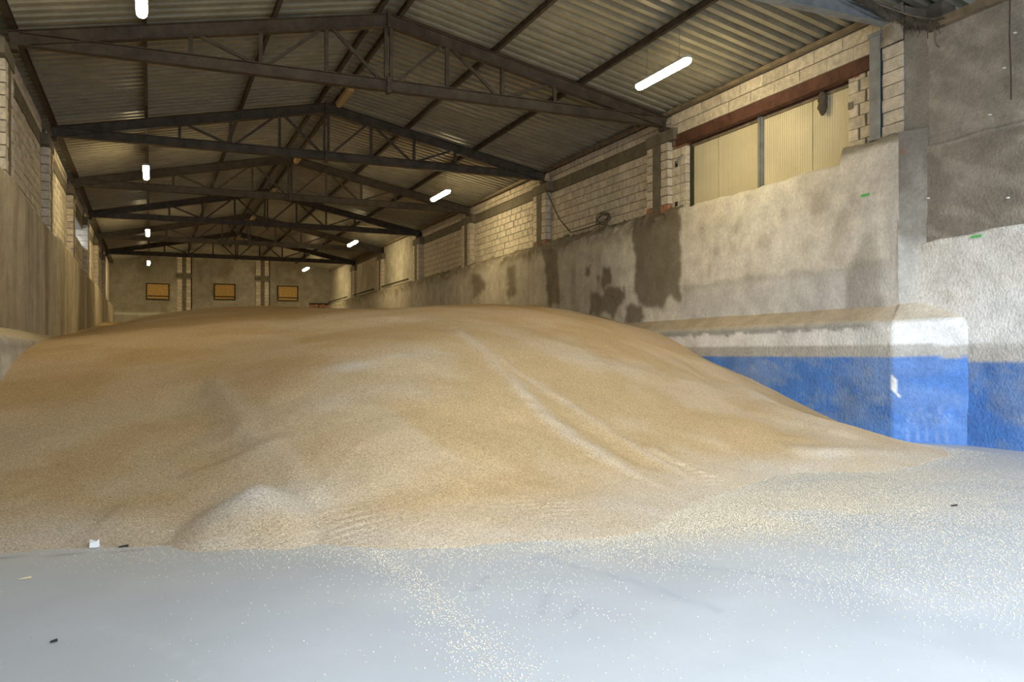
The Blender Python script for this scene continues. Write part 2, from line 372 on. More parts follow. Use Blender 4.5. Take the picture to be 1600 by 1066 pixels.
def build_lower_right():
    ys = np.r_[np.arange(8.93, 22, .055), np.arange(22, YB + .05, .16)]
    zs = np.r_[np.arange(1.2, 4.5, .055), 4.5]; nt = 7
    Y = np.repeat(ys[:, None], len(zs) + nt, 1)
    t = np.zeros_like(Y); T = top_z(Y[:, 0])
    Zf = 1.2 + (zs - 1.2)[None] / 3.3 * (T[:, None] - 1.2)
    X = np.full((len(ys), len(zs)), XR_LOW)
    X = X + (fbm(Y[:, :len(zs)] * .7, Zf * .7, 14, 4) - .5) * .035 + (fbm(Y[:, :len(zs)] * 4, Zf * 4, 15, 3) - .5) * .010
    rub = sstep(14.4, 15.2, ys) * sstep(36, 28, ys)                     # broken rubble edge
    edge = sstep(3.85, 4.2, Zf) * rub[:, None]
    X = X - edge * (fbm(Y[:, :len(zs)] * 9, Zf * 9, 16, 3) - .66) * .26
    X[:, -3:] += (np.array([.0, .02, .05]))[None]
    ft = np.linspace(0, 1, nt + 1)[1:][None]
    rise = np.where(ys > 14.75, .22, .04)[:, None]
    Xt = X[:, -1:] + (10.50 - X[:, -1:]) * ft; Zt = T[:, None] + rise * ft ** .8
    nz = (fbm(Y[:, :nt] * 8, Xt * 9, 17, 3) - .5)
    Zt = Zt + nz * .24 * np.maximum(rub[:, None], .15) * np.where(ft < 1, 1, 0)
    P = np.stack([np.c_[X, Xt], Y, np.c_[Zf, Zt]], -1)
    Z = P[..., 2]
    n1 = fbm(Y * .6, Z * .9, 40, 5); n2 = fbm(Y * 2.2, Z * 2.2, 41, 4); st = fbm(Y * 3.2, Z * .35, 42, 4)
    col = np.zeros(Y.shape + (3,)); col[:] = (.74, .70, .64)
    col = mix(col, (.82, .795, .75), sstep(.45, .65, n1)); col = mix(col, (.40, .36, .30), sstep(.55, .75, n2) * .45)
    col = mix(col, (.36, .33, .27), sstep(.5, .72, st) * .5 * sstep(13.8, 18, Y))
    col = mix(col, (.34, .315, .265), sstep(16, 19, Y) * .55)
    # cool pale band along the bottom
    low = sstep(2.62, 2.45, Z + (n2 - .5) * .2) * sstep(14.6, 14.2, Y); col = mix(col, (.56, .56, .565), low * .7)
    edgeband = np.exp(-((Z - 2.56 + (n2 - .5) * .2) / .06) ** 2) * sstep(14.6, 14.2, Y); col = mix(col, (.36, .345, .32), edgeband * .45)
    # darker damp column near the corner pillar
    damp = sstep(10.0, 9.9, Y) * sstep(9.2, 9.35, Y + (n2 - .5) * .3) * sstep(3.0, 2.4, Z + (n2 - .5) * 1.2); col = mix(col, (.30, .265, .22), damp * .6)
    col = mix(col, (.62, .59, .55), sstep(9.25, 9.1, Y) * .7)
    # dirt under the window sill and rubble
    ef = np.clip(edge_full(Y, Z, n2), 0, 1); col = mix(col, (.24, .20, .145), ef * .85); col = mix(col, (.50, .44, .34), ef * sstep(.52, .66, fbm(Y * 8, Z * 8, 55, 3)) * .8)
    wy = Y + (fbm(Y * 3, Z * 3, 50, 4) - .5) * .35; wz = Z + (fbm(Y * 3, Z * 3, 51, 4) - .5) * .35
    m = np.zeros(Y.shape)
    for pl in STAINS: m = np.maximum(m, inpoly(wy, wz, pl).astype(float))
    k = m.copy(); k[1:-1, 1:-1] = (m[1:-1, 1:-1] * 2 + m[:-2, 1:-1] + m[2:, 1:-1] + m[1:-1, :-2] + m[1:-1, 2:]) / 6
    col = mix(col, (.20, .168, .122), k * .88)
    band = inpoly(wy, wz, [(19.6, 4.05), (16.4, 4.25), (16.4, 3.75), (19.4, 3.72)]); col = mix(col, (.55, .51, .44), band * .55)
    topc = sstep(10.06, 10.02, Y) * sstep(4.28, 4.34, Z + (n2 - .5) * .1); col = mix(col, (.25, .215, .16), topc * .8)
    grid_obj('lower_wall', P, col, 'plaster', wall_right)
def edge_full(Y, Z, n2): return sstep(14.4, 15.0, Y) * sstep(3.78, 4.15, Z + (n2 - .5) * .5)
build_lower_right()
# return face between the near wall and the thicker wall, full height
def col_return(X, Y, Z):
    n = fbm(Y * 5, Z * 1.5, 60, 4); c = np.zeros(X.shape + (3,)); c[:] = (.27, .24, .20)
    c = mix(c, (.40, .37, .32), sstep(.5, .65, n) * .4); c = mix(c, (.60, .575, .53), sstep(3.1, 2.5, Z + (n - .5) * 1.2) * .85)
    return mix(c, (.40, .19, .12), np.exp(-((Z - 4.05) / .18) ** 2) * sstep(.5, .6, fbm(Y * 9, Z * 9, 61, 3)) * sstep(8.8, 8.9, Y) * .9)
wall_face('corner_return', np.c_[np.linspace(10.13, XR_LOW, 9), np.linspace(8.60, 8.95, 9)], np.arange(1.5, 4.5, .06), col_return, lambda X, Y, Z: (fbm(Y * 6, Z * 3, 62, 3) - .5) * .03, wall_right)
wall_face('corner_return', np.c_[np.linspace(10.15, 10.06, 9), np.linspace(8.60, 8.95, 9)], np.r_[np.arange(4.36, 5.95, .06)], col_return, lambda X, Y, Z: (fbm(Y * 6, Z * 3, 63, 3) - .5) * .03, wall_right)

# ---- near wall stretch, in three coats
def build_near_wall():
    ys = np.r_[np.arange(DOOR_Y, 5, .25), np.arange(5, 8.76, .05)]
    zs = np.r_[np.arange(0, 2.70, .05), np.arange(2.70, 2.98, .02), np.arange(2.98, 4.1, .05), np.arange(4.1, 4.3, .02), np.arange(4.3, 5.78, .05), 5.78]
    def coat(Y): return 2.84 + .05 * np.sin(Y * 1.9) * .5 + (fbm(Y * 1.5, Y * 0, 70, 3) - .5) * .08
    def coat2(Y): return 4.20 - .10 * sstep(8.3, 7.2, Y) * 0 + (fbm(Y * 1.8, Y * 0, 71, 3) - .5) * .10
    def rel(X, Y, Z):
        r = -.045 * sstep(-.012, .012, Z - coat(Y)) - .03 * sstep(-.012, .012, Z - coat2(Y))
        return r + (fbm(Y * 1.2, Z * 1.2, 72, 4) - .5) * .03 + (fbm(Y * 3 + Z, Z * 5 - Y * 1.5, 73, 3) - .5) * .016
    def colf(X, Y, Z):
        sw = fbm(Y * 2 + Z * 1.2, Z * 5 - Y * 2.2, 74, 4); n = fbm(Y * 1.1, Z * 1.1, 75, 4)
        lowc = np.zeros(X.shape + (3,)); lowc[:] = (.70, .675, .635)
        lowc = mix(lowc, (.78, .765, .74), sstep(.4, .7, sw)); lowc = mix(lowc, (.84, .845, .85), sstep(2.2, 1.5, Z + (n - .5) * .8) * .75)
        up = np.zeros(X.shape + (3,)); up[:] = (.27, .24, .20); up = mix(up, (.36, .325, .275), sstep(.42, .68, sw)); up = mix(up, (.18, .158, .13), sstep(.55, .75, n) * .6)
        top = np.zeros(X.shape + (3,)); top[:] = (.31, .28, .24); top = mix(top, (.40, .365, .315), sstep(.4, .7, sw))
        c = mix(lowc, up, sstep(-.01, .01, Z - coat(Y))); c = mix(c, top, sstep(-.01, .01, Z - coat2(Y)))
        c = mix(c, (.46, .43, .38), np.exp(-((Z - coat2(Y) + .03) / .03) ** 2) * .5)  # paler strip paints the light caught by the proud coat's edge
        grey = sstep(1.37, 1.34, Z + (n - .5) * .05); c = mix(c, (.50, .475, .44), grey * .85)
        e = Z + (fbm(Y * 4, Z * 0, 76, 3) - .5) * .03
        blue = blue_paint(Y, Z, 77); return mix2(c, blue, sstep(1.145, 1.135, e))
    plan = np.c_[np.full(len(ys), 10.07), ys]
    o = wall_face('near_wall_coat', plan, zs, colf, rel, wall_right)
    MB().box(10.16, 10.5, DOOR_Y, 8.75, 0, 5.76).build('near_wall_core', 'mortar', wall_right)
    MB().box(11.45, 11.6, DOOR_Y, 9.3, 0, 6.5).box(10.5, 11.5, 9.15, 9.35, 5.5, 6.5).build('outer_wall', 'concrete', wall_right)
def mix2(a, b, m): m = np.asarray(m)[..., None]; return a * (1 - m) + b * m
def blue_paint(Y, Z, seed):
    c = np.zeros(Y.shape + (3,)); c[:] = (.095, .21, .53)
    n = fbm(Y * 1.4, Z * 2.4, seed, 5); n2 = fbm(Y * 5, Z * 5, seed + 1, 4); sc = fbm(Y * 2 + Z * 2, Z * 9 - Y * 3, seed + 2, 3)
    c = mix(c, (.18, .28, .52), sstep(.42, .62, n) * .8); c = mix(c, (.075, .215, .60), sstep(.55, .40, n) * .6)
    c = mix(c, (.30, .36, .46), sstep(.60, .78, n2) * .45); c = mix(c, (.09, .24, .62), sstep(.35, .15, Z) * .6)
    return mix(c, (.22, .32, .52), sstep(.64, .72, sc) * .4)
build_near_wall()
MB().box(10.03, 10.13, 2, 8.55, 5.78, 5.85).box(10.03, 10.06, 2, 8.55, 5.85, 5.90).build('eave_angle', 'plate', wall_right)

# ---- plinth along the right wall: blue paint below, sloped grain-dusted top
def build_plinth_right():
    nd = 26
    plan = np.r_[np.c_[np.linspace(10.10, XR_PL, nd), np.linspace(7.87, 8.70, nd)], np.c_[np.full(170, XR_PL), np.r_[np.arange(8.75, 15, .05), np.linspace(15, YB, 45)]][:170]]
    back = np.r_[np.c_[np.r_[np.full(nd // 2, 10.10), np.linspace(10.10, XR_LOW + .02, nd - nd // 2)], np.r_[np.linspace(7.87, 8.66, nd // 2), np.linspace(8.66, 8.95, nd - nd // 2)]], np.c_[np.full(170, XR_LOW + .03), plan[nd:, 1] + .2 * np.exp(-np.arange(170) / 20.)]]
    bz = np.r_[np.linspace(1.73, 1.97, nd // 2), np.linspace(1.97, 1.96, nd - nd // 2), np.full(170, 1.95)]
    fz = np.r_[np.linspace(1.73, 1.68, nd), np.full(170, 1.68)]
    zs = np.linspace(0, 1, 40); n = len(plan)
    S = np.r_[0, np.cumsum(np.hypot(*np.diff(plan, axis=0).T))]
    Sg = np.repeat(S[:, None], 40, 1); Zf = zs[None] * fz[:, None]
    d = np.gradient(plan, axis=0); ln = np.hypot(*d.T)[:, None]; nr = np.stack([-d[:, 1], d[:, 0]], -1) / ln
    r = (fbm(Sg * 1.5, Zf * 1.5, 80, 4) - .5) * .025 - .03 * sstep(.93, 1.0, zs)[None]
    X = plan[:, 0][:, None] + nr[:, 0][:, None] * r; Y = plan[:, 1][:, None] + nr[:, 1][:, None] * r
    ft = np.linspace(0, 1, 9)[1:][None]
    Xt = X[:, -1:] + (back[:, 0][:, None] - X[:, -1:]) * ft; Yt = Y[:, -1:] + (back[:, 1][:, None] - Y[:, -1:]) * ft
    Zt = fz[:, None] + (bz - fz)[:, None] * ft + (fbm(Xt * 6, Yt * 3, 81, 3) - .5) * .02
    P = np.stack([np.c_[X, Xt], np.c_[Y, Yt], np.c_[Zf, Zt]], -1); Yp = np.repeat(plan[:, 1][:, None], P.shape[1], 1); Sg = np.repeat(S[:, None], P.shape[1], 1); Z = P[..., 2]
    corner = S[nd - 1]; endf = sstep(corner + .02, corner - .02, Sg)
    n1 = fbm(Sg * 2.2, Z * 2.2, 82, 4); dr = fbm(Sg * 6, Z * .8, 83, 3)
    c = np.zeros(Z.shape + (3,)); c[:] = (.74, .73, .71)
    c = mix(c, (.78, .78, .78), endf * .8); c = mix(c, (.42, .40, .36), sstep(.5, .7, n1) * .35)
    dark = sstep(1.56, 1.60, Z + (dr - .5) * .16) * (1 - endf) * sstep(-.1, .3, Sg - corner - .3); c = mix(c, (.25, .24, .22), dark * .8)
    grey = sstep(1.37, 1.35, Z + (n1 - .5) * .04); c = mix(c, (.40, .375, .335), grey * .85)
    e = Z + (fbm(Sg * 4, Z * 0, 84, 3) - .5) * .025
    c = mix2(c, blue_paint(Sg + 3, Z, 85), sstep(1.195, 1.185, e))
    c = mix(c, (.11, .24, .58), (sstep(1.195, 1.185, e) * endf) * .55)  # end face blue brightened in the colour, as it faces the daylight
    chip = inpoly(Sg + (n1 - .5) * .1, Z + (dr - .5) * .1, [(corner - .10, .62), (corner + .03, .70), (corner + .04, .92), (corner - .02, .95), (corner - .06, .78)])
    c = mix(c, (.80, .79, .77), chip.astype(float) * .95)
    for k in range(5):
        a = corner - .2 - .12 * k; dd, _, _ = seg_dist(Sg, Z, [(a, .05), (a + .03, .25 + .06 * (k % 3)), (a - .05, .4 + .08 * (k % 2))]); c = mix(c, (.45, .52, .68), np.exp(-(dd / .016) ** 2) * .3)
    c[:, 40:] = mix(c[:, 40:], (.52, .40, .25), .62 + .3 * (1 - sstep(.0, .25, np.repeat(ft, n, 0))) * 0)
    c[:, 39:41] = mix(c[:, 39:41], (.55, .50, .42), .5)
    o = grid_obj('trim_1', P, c, 'plaster'); struct(o, 'thick blue painted plinth with a sloped grain-dusted top on the right')
build_plinth_right()

# ---- left wall: streaked lower wall and plinth
def build_left():
    ys = np.r_[np.arange(DOOR_Y, 7, .4), np.arange(7, 26, .08), np.arange(26, YB + .05, .2)]; zs = np.r_[np.arange(1.0, 3.85, .07), 3.85]; nt = 4
    Y = np.repeat(ys[:, None], len(zs) + nt, 1)
    T = 3.85 + (fbm(ys * 2.0, ys * 0, 90, 3) - .5) * .10 - .05 * (np.floor((ys - 9) / SP) % 2)
    Zf = 1.0 + (zs - 1)[None] / 2.85 * (T[:, None] - 1.0)
    X = XL_LOW + (fbm(Y[:, :len(zs)] * .6, Zf * .5, 91, 4) - .5) * .05
    ft = np.linspace(0, 1, nt + 1)[1:][None]
    P = np.stack([np.c_[X, X[:, -1:] + (-2.42 - X[:, -1:]) * ft], Y, np.c_[Zf, T[:, None] + .08 * ft]], -1); Z = P[..., 2]
    st = fbm(Y * 1.3, Z * .12, 92, 4); st2 = fbm(Y * 4.5, Z * .25, 93, 3); n = fbm(Y * .8, Z * .8, 94, 4)
    c = np.zeros(Z.shape + (3,)); c[:] = (.46, .405, .31); c = mix(c, (.60, .55, .44), sstep(.5, .68, st)); c = mix(c, (.27, .225, .16), sstep(.52, .36, st) * .6)
    c = mix(c, (.28, .235, .165), sstep(.55, .72, st2) * .4); c = mix(c, (.40, .35, .27), sstep(.5, .7, n) * .3)
    grid_obj('lower_wall', P[::-1], c[::-1], 'plaster', wall_left)
    # plinth
    ys = np.r_[np.arange(DOOR_Y, 7, .4), np.arange(7, 20, .1), np.arange(20, YB, .5)]; zs = np.linspace(0, 1.40, 20)
    Y = np.repeat(ys[:, None], 26, 1); Zf = np.repeat(zs[None], len(ys), 0); ft = np.linspace(0, 1, 7)[1:][None]
    X = XL_PL + (fbm(Y[:, :20] * 1.2, Zf * 1.2, 95, 3) - .5) * .03
    Xt = X[:, -1:] + (XL_LOW - .02 - X[:, -1:]) * ft; Zt = 1.40 + .21 * ft ** .8 + (fbm(Y[:, :6] * 3, Xt * 5, 96, 3) - .5) * .03 - .10 * np.exp(-((ys[:, None] - 12.5) / 3) ** 2) * ft * 0
    P = np.stack([np.c_[X, Xt], Y, np.c_[Zf, Zt]], -1); Z = P[..., 2]; n = fbm(Y * 2, Z * 2, 97, 4)
    c = np.zeros(Z.shape + (3,)); c[:] = (.50, .46, .39); c = mix(c, (.60, .57, .50), sstep(.45, .65, n)); c = mix(c, (.34, .31, .26), sstep(1.22, 1.3, Z + (n - .5) * .15) * sstep(1.42, 1.38, Z) * .7)
    c[:, 20:] = mix(c[:, 20:], (.62, .52, .34), .7)
    o = grid_obj('trim_2', P[::-1], c[::-1], 'plaster'); struct(o, 'pale plinth with a sloped dusty top along the left wall')
build_left()

# ================================================================== MASONRY
_BV = []
for vi in range(4):
    r = random.Random(vi); j = lambda a: a * (1 + (r.random() - .5) * .06)
    mb = MB().box(-.5, .5, -.5, .5, -.5, .5); mb.v = [(j(a), j(b), j(c)) for a, b, c in mb.v]
    me = bpy.data.meshes.new('brick'); me.from_pydata(mb.v, [], mb.f); me.update(); _BV.append(me)
_BM = {}
def brick(parent, x0, x1, y0, y1, z0, z1, mat='brick', name='brick'):
    k = random.randrange(4)
    if (k, mat) not in _BM:
        me = _BV[k].copy(); me.materials.append(M[mat]); _BM[(k, mat)] = me
    o = bpy.data.objects.new(name, _BM[(k, mat)]); C.objects.link(o); o.parent = parent
    o.location = ((x0 + x1) / 2, (y0 + y1) / 2, (z0 + z1) / 2); o.scale = (x1 - x0, y1 - y0, z1 - z0)
    return o
def brick_rows(parent, xf, sgn, y0, y1, z0, z1, rowh=.19, L=.37, joint=.019, single=True, depth=.10, proud=.012, mat='brick', skip=None):
    """courses of bricks in a wall facing -sgn*x; xf is the face"""
    n = max(1, round((z1 - z0) / rowh)); h = (z1 - z0) / n; mb = MB()
    for r in range(n):
        y = y0 - (L / 2 if r % 2 else 0) * random.choice((1, 1, .6)); zz = z0 + r * h
        while y < y1 - .03:
            ln = L * random.uniform(.92, 1.06); a = max(y, y0); b = min(y + ln - joint, y1); y += ln
            if b - a < .05: continue
            if skip and skip((a + b) / 2, zz): continue
            p = xf + sgn * random.uniform(0, proud); q = p + sgn * depth
            xa, xb = min(p, q), max(p, q)
            if single: brick(parent, xa, xb, a, b, zz + joint * .5, zz + h - joint * .5, mat)
            else: mb.box(xa, xb, a, b, zz + joint * .5, zz + h - joint * .5)
    if not single:
        o = mb.build('brickwork', mat + '_far' if mat == 'brick' else mat, parent); o['kind'] = 'stuff'
PIL0, PIL1 = -.14, .70                       # pilaster extent relative to its truss
def pilaster(wall, ty, xf, sgn, zlow, single, xback):
    """concrete post between two brick stacks under a concrete head; xf is the front face"""
    a, b = ty + PIL0, ty + PIL1
    xb = xback
    o = MB().box(min(xf + .012 * sgn, xb), max(xf + .012 * sgn, xb), a + .27, b - .24, zlow, 5.79).build('pilaster', 'concrete', wall)
    MB().box(min(xf + .03 * sgn, xb), max(xf + .03 * sgn, xb), a + .035, a + .27, zlow, 5.78).box(min(xf + .03 * sgn, xb), max(xf + .03 * sgn, xb), b - .24, b - .035, zlow, 5.78).build('mortar_bed', 'mortar', o)
    MB().box(min(xf - .005 * sgn, xb), max(xf - .005 * sgn, xb), a - .22, b + .02, 5.78, 6.02).build('concrete_head', 'concrete', o)
    for (u0, u1) in ((a, a + .265), (b - .235, b)):
        n = round((5.77 - zlow) / .194); h = (5.77 - zlow) / n
        if single:
            for r in range(n):
                p = xf + sgn * random.uniform(0, .015)
                m = 'redbrick' if (r == 0 and sgn > 0) else 'brick'
                brick(o, min(p, xb), max(p, xb), u0 + random.uniform(0, .015), u1 - random.uniform(0, .012), zlow + r * h + .011, zlow + (r + 1) * h - .011, m)
        else:
            mb = MB()
            for r in range(n): mb.box(min(xf, xb), max(xf, xb), u0, u1, zlow + r * h + .008, zlow + (r + 1) * h - .008)
            q = mb.build('brickwork', 'brick_far', o); q['kind'] = 'stuff'
    return o

def right_upper():
    w = wall_right
    xf = XR_UP
    for k in range(1, 7): pilaster(w, TY[k], 10.14, 1, 4.25, k <= 2, 10.5)
    for k in range(1, 7):
        y0 = TY[k] + PIL1; y1 = (TY[k + 1] + PIL0) if k < 6 else YB + .1
        if k <= 3:
            MB().box(xf + .022, 10.51, y0, y1, 4.30, 6.36).build('mortar_bed', 'mortar', w)
            MB().box(xf - .01, 10.5, y0, y1, 5.745, 6.03).build('ring_beam', 'concrete', w)
            brick_rows(w, xf, 1, y0 + .02, y1 - .01, 4.36, 5.74, single=k <= 2)
            brick_rows(w, xf - .02, 1, TY[k] - .05, TY[k + 1] - .1, 6.035, 6.345, rowh=.155, L=.5, single=k <= 1)
        else:
            ys = np.arange(y0, y1 + .1, .12); zs = np.linspace(4.30, 6.38, 26)
            def colf(X, Y, Z):
                n = fbm(Y * 1.2, Z * 1.2, 100 + k, 4); c = np.zeros(X.shape + (3,)); c[:] = (.46, .42, .34); c = mix(c, (.58, .54, .45), sstep(.45, .65, n)); return mix(c, (.34, .30, .23), sstep(.6, .75, fbm(Y * 3, Z * .8, 101, 3)) * .4)
            wall_face('plaster_infill', np.c_[np.full(len(ys), xf - .03), ys], zs, colf, lambda X, Y, Z: (fbm(Y, Z, 102, 3) - .5) * .03, w)
            MB().bar((10.02, y0 + .3, 4.40), (10.02, y1 - .5, 4.40), .05, .06).build('wall_rail', 'frame', w)
            if k == 5: MB().box(xf - .06, 10.5, y0, y1, 6.05, 6.34).build('ring_beam', 'concrete', w)
    # window bay between the first two trusses
    MB().box(10.27, 10.51, 14.68, TY[1] + PIL0, 4.2, 5.62).box(10.27, 10.51, 9.62, 10.20, 4.3, 5.62).box(10.26, 10.51, 9.45, TY[1] - .1, 5.66, 6.36).build('mortar_bed', 'mortar', w)
    for r in range(7):
        z = 4.26 + r * .19
        brick(w, 10.255, 10.5, 14.66, 14.86, z, z + .178); brick(w, 10.25, 10.5, 14.89, 15.15, z, z + .178)
        z += .16; cut = 9.98 if r % 2 else 9.84
        brick(w, 10.25, 10.5, 9.64, cut - .02, z, z + .178); brick(w, 10.25, 10.5, cut + .03, 10.20, z, z + .178)
    for y in (14.66, 14.80, 14.94): brick(w, 10.25, 10.5, y, y + .125, 5.60, 5.68, 'redbrick')
    for y in (9.98, 10.09): brick(w, 10.25, 10.5, y, y + .10, 5.60, 5.66, 'redbrick')
    for y0 in (14.95,): MB().box(10.24, 10.26, 14.95, 15.03, 4.36, 4.46).box(10.24, 10.26, 14.95, 15.03, 5.20, 5.32).build('wall_socket_hole', 'dark', w)
    MB().box(10.235, 10.26, 10.10, 10.2, 5.13, 5.24).build('switch_box', 'concrete', w)
    brick_rows(w, 10.245, 1, 9.45, TY[1] - .12, 5.88, 6.34, rowh=.23, L=.62, joint=.02, proud=.008)
    MB().box(10.225, 10.34, 9.75, 14.98, 5.645, 5.865).box(10.195, 10.34, 9.75, 14.98, 5.63, 5.648).build('lintel_beam', 'lintel', w)
    MB().box(10.40, 10.5, 10.2, 14.68, 5.60, 5.68).build('lintel_shadow_strip', 'lintel', w)  # dark strip standing in for the shadow between lintel and panels
    # cream ribbed panels
    edges = [14.62, 13.76, 12.53, 11.15, 10.28]
    for e in range(4):
        ya, yb = edges[e + 1] + (.06 if e == 1 else .022), edges[e] - (.06 if e == 2 else 0); v = []; f = []
        n = max(6, int((yb - ya) / .055)); yy = np.linspace(ya, yb, n * 2 + 1)
        for z in (4.16, 5.63 - .02 * e):
            for i, y in enumerate(yy): v.append((10.42 + (.010 if i % 2 else 0) - (.012 if e >= 2 else 0), y, z))
        m = len(yy)
        for i in range(m - 1): f.append((i, i + 1, m + i + 1, m + i))
        nb = len(v); v += [(x + .06, y, z) for x, y, z in v]
        for i in range(m - 1): f.append((nb + i + 1, nb + i, nb + m + i, nb + m + i + 1))
        for i in range(m - 1): f.append((m + i, m + i + 1, nb + m + i + 1, nb + m + i))
        for a in (0, m - 1): f.append((a, m + a, nb + m + a, nb + a))
        mesh_obj('sheet_panel', v, f, 'panel', w)
    MB().box(10.36, 10.44, 12.40, 12.52, 4.18, 5.62).box(10.33, 10.37, 12.43, 12.49, 4.18, 5.62).build('panel_post', 'steel_grey', w)
    MB().box(10.36, 10.44, 14.60, 14.68, 4.18, 5.62).build('panel_post', 'frame', w)
    MB().box(10.38, 10.43, 10.28, 14.62, 5.56, 5.61).build('panel_rail', 'plate', w)
    # rough corner pillar and grey post under the nearest truss
    pl = MB().box(10.08, 10.5, 8.95, 9.36, 4.40, 6.3).build('pilaster', 'mortar', w)
    for r in range(7):
        z = 4.44 + r * .195
        if r % 2: brick(pl, 10.045, 10.4, 8.96, 9.12, z, z + .18); brick(pl, 10.06, 10.4, 9.13, 9.34, z, z + .18)
        else: brick(pl, 10.05, 10.4, 8.96, 9.34, z, z + .18)
    ys = np.linspace(8.93, 9.36, 12)
    wall_face('plaster_lump', np.c_[np.full(12, 10.03), ys], np.linspace(5.80, 6.34, 14), lambda X, Y, Z: mix(np.zeros(X.shape + (3,)) + np.array((.42, .38, .32)), (.28, .25, .20), sstep(.45, .6, fbm(Y * 6, Z * 6, 110, 3))), lambda X, Y, Z: (fbm(Y * 6, Z * 6, 111, 3) - .4) * .12, pl)
right_upper()
# green spray marks and plaster anchors on the wall
for (x, y, z, l, t) in ((XR_LOW - .03, 9.53, 3.63, .16, .03),): 
    o = MB().box(x, x + .012, y - l / 2, y + l / 2, z - t / 2, z + t / 2).build('paint_mark', 'green', wall_right)
MB().box(10.035, 10.05, 7.70, 7.86, 2.775, 2.80).build('paint_mark', 'green', wall_right)
for (y, z) in ((8.55, 3.42), (7.35, 3.22), (7.40, 4.9), (7.25, 5.3), (7.6, 4.35)): MB().box(10.07, 10.10, y, y + .03, z, z + .018).build('plaster_anchor', 'paper', wall_right)

def left_upper():
    w = wall_left; xf = XL_UP
    for k in range(1, 7): pilaster(w, TY[k] - .28, -2.04, -1, 3.86, k in (1, 2, 3), -2.45)
    for k in range(0, 7):
        y0 = TY[k] + .42; y1 = (TY[k + 1] - .42) if k < 6 else YB + .1
        win = k == 3
        mb = MB()
        for a, b, c, d in (([(y0, 29.0, 3.7, 6.36), (29.0, y1, 3.7, 4.95), (29.0, y1, 5.6, 6.36)]) if win else [(y0, y1, 3.7, 6.36)]): mb.box(-2.46, xf - .022, a, b, c, d)
        mb.build('mortar_bed', 'mortar', w)
        MB().box(-2.45, xf + .01, y0, y1, 5.745, 6.03).build('ring_beam', 'concrete', w)
        if k <= 5:
            brick_rows(w, xf, -1, y0 + .01, y1 - .01, 3.90, 5.74, single=k in (1, 2), skip=(lambda y, z: 28.9 < y and 4.85 < z < 5.6) if win else None)
            brick_rows(w, xf + .01, -1, y0 + .01, y1 - .01, 6.035, 6.34, rowh=.155, L=.5, single=k == 1)
        else:
            ys = np.arange(y0, y1, .2); wall_face('plaster_infill', np.c_[np.full(len(ys), -2.15), ys][::-1], np.linspace(3.8, 6.3, 12), lambda X, Y, Z: np.zeros(X.shape + (3,)) + np.array((.5, .46, .37)), lambda X, Y, Z: 0 * X, w)
    MB().box(-2.2, -2.02, 25.6, 25.75, 3.86, 4.12).box(-2.2, -1.98, 25.9, 26.0, 3.86, 3.98).build('ledge_brick', 'brick', w)
left_upper()
def left_window():
    root = struct(empty('window_4', (-2.7, 31.0, 4.95)), 'small bright window high in the left wall')
    mb = MB()
    for b in ((-.05, .03, -2.0, 2.05, 0, .05), (-.05, .03, -2.0, 2.05, .60, .65), (-.05, .03, -2.0, -1.94, .05, .6), (-.05, .03, 1.99, 2.05, .05, .6), (-.05, .03, -.03, .03, .05, .6)): mb.box(*b)
    mb.build('window_frame', 'board', root)
left_window()

